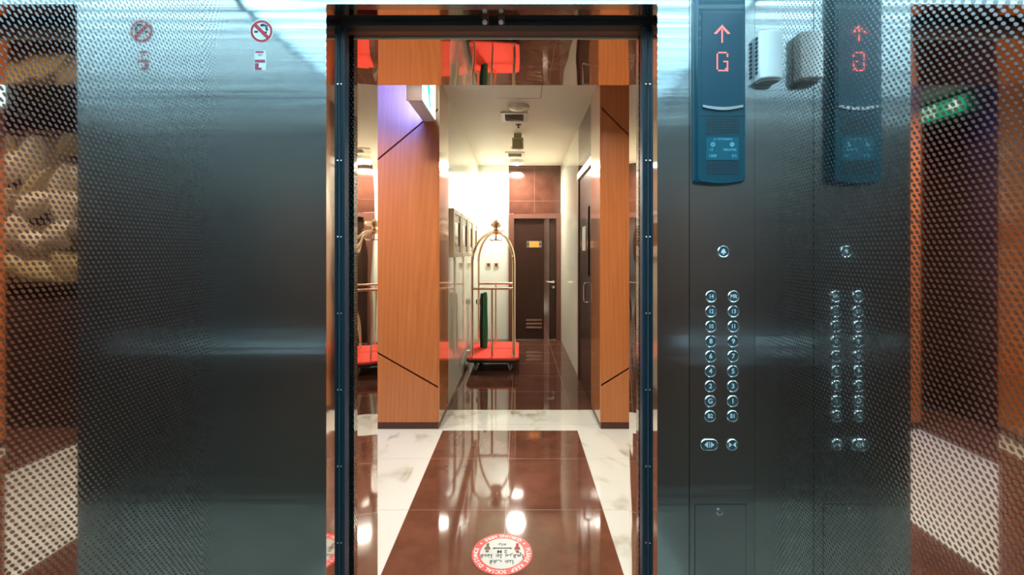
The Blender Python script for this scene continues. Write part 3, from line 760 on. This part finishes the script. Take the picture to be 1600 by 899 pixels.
# ------------------------------------------------------------------ glazed dark door on the right corridor wall
b = B()
dr = None
b = B(); box(b, CX - .01, CX + .06, YC0, 4.06, 0, 2.48); box(b, CX - .01, CX + .06, 4.96, 5.02, 0, 2.48)
dr = struct('door_6', b, 'frame', 'dark door with narrow glass slot and D handle on the right corridor wall', 'door')
b = B(); box(b, CX - .02, CX + .06, YC0, 5.02, 2.48, 2.56); obj('head_trim', b, 'beige', dr)
b = B()
for ya, yb, za, zb_ in ((4.06, 4.22, .01, 2.48), (4.34, 4.96, .01, 2.48), (4.22, 4.34, .01, 1.32), (4.22, 4.34, 2.08, 2.48)): box(b, CX + .005, CX + .045, ya, yb, za, zb_)
obj('door_leaf', b, 'darkdoor', dr)
b = B(); box(b, CX + .02, CX + .03, 4.22, 4.34, 1.32, 2.08); obj('pane', b, 'glass', dr)
b = B(); box(b, CX + .045, CX + .055, 4.2, 4.36, 1.3, 2.1); obj('dark_lining', b, 'ink', dr)
b = B(); h = [(CX + .005, 4.15, 1.06), (CX - .045, 4.15, 1.06), (CX - .055, 4.15, 1.075), (CX - .055, 4.15, 1.24), (CX - .045, 4.15, 1.255), (CX + .005, 4.15, 1.255)]
tube(b, [(p[0], 4.22 + (0 if i < 3 else 0), p[2]) for i, p in enumerate(h)], .012, 10); obj('handle', b, 'chrome', dr, smooth=True)
b = B(); box(b, CX + .002, CX + .0045, 4.50, 4.72, 1.60, 1.88)
tag(obj('notice_paper', b, 'paper'), 'white paper notice on the dark glazed door', 'notice')

# ------------------------------------------------------------------ ceiling fittings in the corridor
cz = lambda py: (ZL - 1.6) * FP / (392 - py)
def c_disc(nm, px, py, r, mat, label, cat, drop=.03, rim='vent'):
    d = cz(py); x = PX(px, d)
    g = thing(nm, label, cat, (x, d, ZL))
    b = B(); lathe(b, [(r, 0), (r, -.008), (r * .88, -drop), (r * .84, -drop * .6)], (x, d, ZL), 'z', 32); obj('rim', b, rim, g, smooth=True)
    b = B(); lathe(b, [(r * .86, -.002), (r * .86, -drop * .8), (r * .6, -drop * 1.15), (0, -drop * 1.25)], (x, d, ZL), 'z', 32); obj('lens', b, mat, g, smooth=True)
    return g, x, d
c_disc('ceiling_diffuser', 810, 166, .118, 'unlit', 'round cream unlit ceiling disc nearest in the corridor', 'ceiling disc', .035, 'unlit')
c_disc('smoke_detector', 807, 231, .09, 'unlit', 'small flat round detector between the two square vents', 'smoke detector', .02, 'unlit')
c_disc('downlight', 806, 251, .13, 'downlight', 'glowing round ceiling light near the end of the corridor', 'light', .06)
def vent(py, px, w, l, label):
    d = cz(py); x = PX(px, d)
    g = thing('air_vent', label, 'vent', (x, d, ZL), 'ceiling air vents')
    f = .035
    b = B(); box(b, x - w, x + w, d - l, d - l + f, ZL - .018, ZL); box(b, x - w, x + w, d + l - f, d + l, ZL - .018, ZL); box(b, x - w, x - w + f * 1.3, d - l + f, d + l - f, ZL - .018, ZL); box(b, x + w - f * 1.3, x + w, d - l + f, d + l - f, ZL - .018, ZL)
    obj('frame', b, 'vent', g)
    b = B(); box(b, x - w + .04, x + w - .04, d - l + f, d + l - f, ZL - .005, ZL); obj('backing', b, 'ventdark', g)
    for k in range(4):
        y = d - l + f + .03 + k * (2 * l - 2 * f - .05) / 4
        b = B(); prism(b, [(y, ZL - .022), (y + .004, ZL - .022), (y + .030, ZL - .005), (y + .026, ZL - .005)], 'x', x - w + .045, x + w - .045); obj('slat', b, 'vent', g)
vent(182, 803.5, .15, .15, 'square ceiling air vent with cream louvres, nearer one in the corridor')
vent(241, 804.5, .15, .15, 'square ceiling air vent with cream louvres, farther one beside the lit lamp')
d = cz(195); x = PX(810, d)
g = thing('sprinkler', 'small dark sprinkler head on the corridor ceiling', 'sprinkler', (x, d, ZL))
b = B(); lathe(b, [(.035, 0), (.035, -.006), (.010, -.010), (.008, -.030), (.022, -.034), (.022, -.038), (0, -.04)], (x, d, ZL), 'z', 16); obj('head', b, 'kick', g)
d = 5.25; x = PX(809, d)
g = thing('hanging_sign', 'small olive hanging sign box under the corridor ceiling', 'sign', (x, d, ZL))
b = B(); box(b, x - .05, x + .05, d - .03, d + .03, ZL - .05, ZL); obj('mount', b, 'olive', g)
b = B(); box(b, x - .075, x + .075, d - .012, d + .012, ZL - .20, ZL - .05); obj('plate', b, 'vent', g, bevel=.004)
b = B(); box(b, x - .06, x + .06, d - .0135, d - .012, ZL - .18, ZL - .07); obj('face', b, 'olive', g)
b = B(); xa, xb = PX(775, cz(154)), PX(845, cz(154)); ya, yb = 3.62, cz(154)
for q in ((xa, xa + .006, ya, yb), (xb - .006, xb, ya, yb), (xa, xb, yb - .006, yb), (xa, xb, ya, ya + .006)): box(b, q[0], q[1], q[2], q[3], ZL - .0015, ZL)
tag(obj('access_hatch', b, 'frame'), 'thin outline of a rectangular access hatch in the corridor ceiling', 'hatch', kind='structure')

# lobby downlights (out of direct view above the doorway)
LD = [(-.9, 2.5), (.75, 2.5), (-1.9, 2.9), (2.75, 2.7)]  # last one is an added lamp, kept out of frame to light the artwork
nm = ['left of the portal', 'right of the portal', 'near the left end wall', 'added unseen to light the leaf artwork']
for (x, y), s in zip(LD, nm):
    g = thing('downlight', 'recessed lobby downlight ' + s, 'light', (x, y, ZL), 'lobby downlights')
    b = B(); lathe(b, [(.085, 0), (.085, -.006), (.07, -.010), (.068, 0)], (x, y, ZL), 'z', 28); obj('rim', b, 'vent', g, smooth=True)
    b = B(); lathe(b, [(.066, -.001), (.066, -.004), (0, -.005)], (x, y, ZL), 'z', 28); obj('lens', b, 'downlight_soft', g)

# ------------------------------------------------------------------ lightbox sign on left column
bx0, bx1, by0, by1, bz0, bz1 = -.865, -.748, 3.05, YW, 2.752, 3.10
g = thing('lightbox_sign', 'glowing blue and white lightbox sign projecting from the left wood column', 'sign', ((bx0 + bx1) / 2, by1, bz0))
b = B(); box(b, bx0 + .004, bx1 - .004, by0, by1, bz0, bz1); obj('case', b, 'whiteplastic', g, bevel=.003)
b = B(); box(b, bx0, bx0 + .004, by0 + .015, by1 - .012, bz0 + .015, bz1 - .015); obj('left_lit_face', b, 'bluelit', g)
b = B(); box(b, bx1 - .004, bx1, by0 + .015, by1 - .012, bz0 + .015, bz1 - .015); rf = obj('right_lit_face', b, 'whitelit', g)
b = B(); ym, zm = 3.28, 2.93
prism(b, [(ym + .05 * math.cos(2 * PI * i / 16), zm + .05 * math.sin(2 * PI * i / 16)) for i in range(16)], 'x', bx1, bx1 + .0015)
prism(b, [(ym - .12, zm + .08), (ym - .02, zm + .02), (ym + .02, zm - .02), (ym + .08, zm - .14), (ym + .03, zm - .13), (ym - .03, zm - .04)], 'x', bx1, bx1 + .0015)
obj('pictogram', b, 'cyanlit', rf)
b = B(); box(b, bx0 - .002, bx1 + .002, by0 - .006, by0, bz0 - .004, bz1); obj('end_cap', b, 'kick', g)

# ------------------------------------------------------------------ exit sign at left lobby wall
g = thing('exit_sign', 'green emergency exit sign under the ceiling of the left lobby recess', 'sign', (LX0 + .06, 3.95, 3.0))
ex = LX0 + .06
b = B(); box(b, ex - .02, ex, 3.74, 4.14, 2.925, 3.075); obj('case', b, 'greenlit', g)
b = B(); box(b, LX0, ex - .02, 3.92, 3.96, 2.99, 3.02); obj('bracket', b, 'silver', g)
b = B(); prism(b, [(3.77, 3.00), (3.83, 3.06), (3.83, 3.02), (3.90, 3.02), (3.90, 2.98), (3.83, 2.98), (3.83, 2.94)], 'x', ex, ex + .002)
box(b, ex, ex + .002, 4.00, 4.015, 2.94, 3.07); box(b, ex, ex + .002, 4.11, 4.125, 2.94, 3.07)
prism(b, [(4.03, 2.95), (4.045, 2.95), (4.06, 2.99), (4.085, 2.95), (4.10, 2.95), (4.07, 3.0), (4.08, 3.03), (4.05, 3.04), (4.03, 3.01), (4.05, 3.01)], 'x', ex, ex + .002)
lathe(b, [(.012, 0), (.012, .002), (0, .002)], (ex, 4.066, 3.057), 'x', 12)
obj('pictogram', b, 'whitesign', g)

# ------------------------------------------------------------------ leaf artwork on right lobby wall
ax0, ax1, az0, az1, ay = 1.84, 2.95, 1.32, 2.63, 3.60
g = thing('leaf_artwork', 'framed relief artwork of large pale leaves on the dark granite lobby wall', 'artwork', ((ax0 + ax1) / 2, ay, az0))
b = B(); box(b, ax0, ax1, ay - .03, ay, az0, az1); obj('backboard', b, 'leafback', g)
b = B(); box(b, ax0 - .02, ax1 + .02, ay - .06, ay, az0 - .035, az0 - .012); obj('bottom_rail', b, 'brass', g)
b = B(); box(b, ax0 - .02, ax1 + .02, ay - .06, ay, az1 + .012, az1 + .035); obj('top_rail', b, 'brass', g)
b = B(); random.seed(11)
def leafshape(b, cx, cz_, L_, W, ang, y0, mi):
    ca, sa = math.cos(ang), math.sin(ang); nu, nv = 10, 6; grid = []
    for i in range(nu + 1):
        u = i / nu; row = []
        w = W * math.sin(PI * min(1, u * 1.02) ** .8) ** .8 if 0 < u < 1 else .002
        for j in range(nv + 1):
            v = j / nv * 2 - 1
            px_, pz_ = (u - .5) * L_, v * w * .5
            dep = .05 * (1 - v * v) * math.sin(PI * u) - .012 * abs(v) ** .5
            X = cx + px_ * ca - pz_ * sa; Z = cz_ + px_ * sa + pz_ * ca
            X = min(max(X, ax0 + .002), ax1 - .002); Z = min(max(Z, az0 + .002), az1 - .002)
            row.append(b.verts.new((X, y0 - dep, Z)))
        grid.append(row)
    for i in range(nu):
        for j in range(nv):
            f = b.faces.new((grid[i][j], grid[i][j + 1], grid[i + 1][j + 1], grid[i + 1][j])); f.material_index = mi; f.smooth = True
k = 0
for iy in range(5):
    for ix in range(5):
        cx = ax0 + (ix + .5 + random.uniform(-.3, .3)) * (ax1 - ax0) / 5; cz_ = az0 + (iy + .5 + random.uniform(-.3, .3)) * (az1 - az0) / 5
        leafshape(b, cx, cz_, random.uniform(.36, .55), random.uniform(.20, .30), random.uniform(0, 2 * PI), ay - .034 - .010 * (k % 7), random.choice((0, 0, 0, 1, 1, 2)))
        k += 1
obj('leaves', b, ['leaf1', 'leaf2', 'leaf3'], g)

# ------------------------------------------------------------------ lights
def area(name, loc, size, power, col, rot=(0, 0, 0), shape='DISK', spread=PI):
    l = bpy.data.lights.new(name, 'AREA'); l.shape = shape; l.size = size; l.energy = power; l.color = col; l.spread = spread
    o = bpy.data.objects.new(name, l); C.objects.link(o); o.location = place(loc); o.rotation_euler = rot; return o
WARM = (1., .87, .72)
for x, y in LD: area('downlight_lamp', (x, y, ZL - .012), .12, 24, WARM, spread=2.4)
area('corridor_lamp', (PX(806, 6.8), 6.8, ZL - .10), .24, 58, (1., .95, .82))
w = bpy.data.worlds.new('world'); bpy.context.scene.world = w; w.use_nodes = True
w.node_tree.nodes['Background'].inputs[0].default_value = (.6, .7, .8, 1); w.node_tree.nodes['Background'].inputs[1].default_value = .02

# ------------------------------------------------------------------ camera + settings
cam = bpy.data.cameras.new('camera'); co = bpy.data.objects.new('camera', cam); C.objects.link(co)
co.location = (0, 0, 1.43); co.rotation_euler = (PI / 2, 0, 0)
cam.sensor_width = 36; cam.lens = 696. * 36 / 1600; cam.shift_x = -12 / 1600; cam.shift_y = -57.5 / 1600; cam.clip_start = .02
sc = bpy.context.scene; sc.camera = co
sc.view_settings.view_transform = 'Standard'; sc.view_settings.look = 'None'; sc.view_settings.gamma = 1; sc.view_settings.use_curve_mapping = False
sc.view_settings.exposure = 0.0
sc.cycles.max_bounces = 14; sc.cycles.glossy_bounces = 10; sc.cycles.diffuse_bounces = 5; sc.cycles.use_denoising = True
sc.cycles.sample_clamp_indirect = 6.0; sc.cycles.caustics_reflective = True
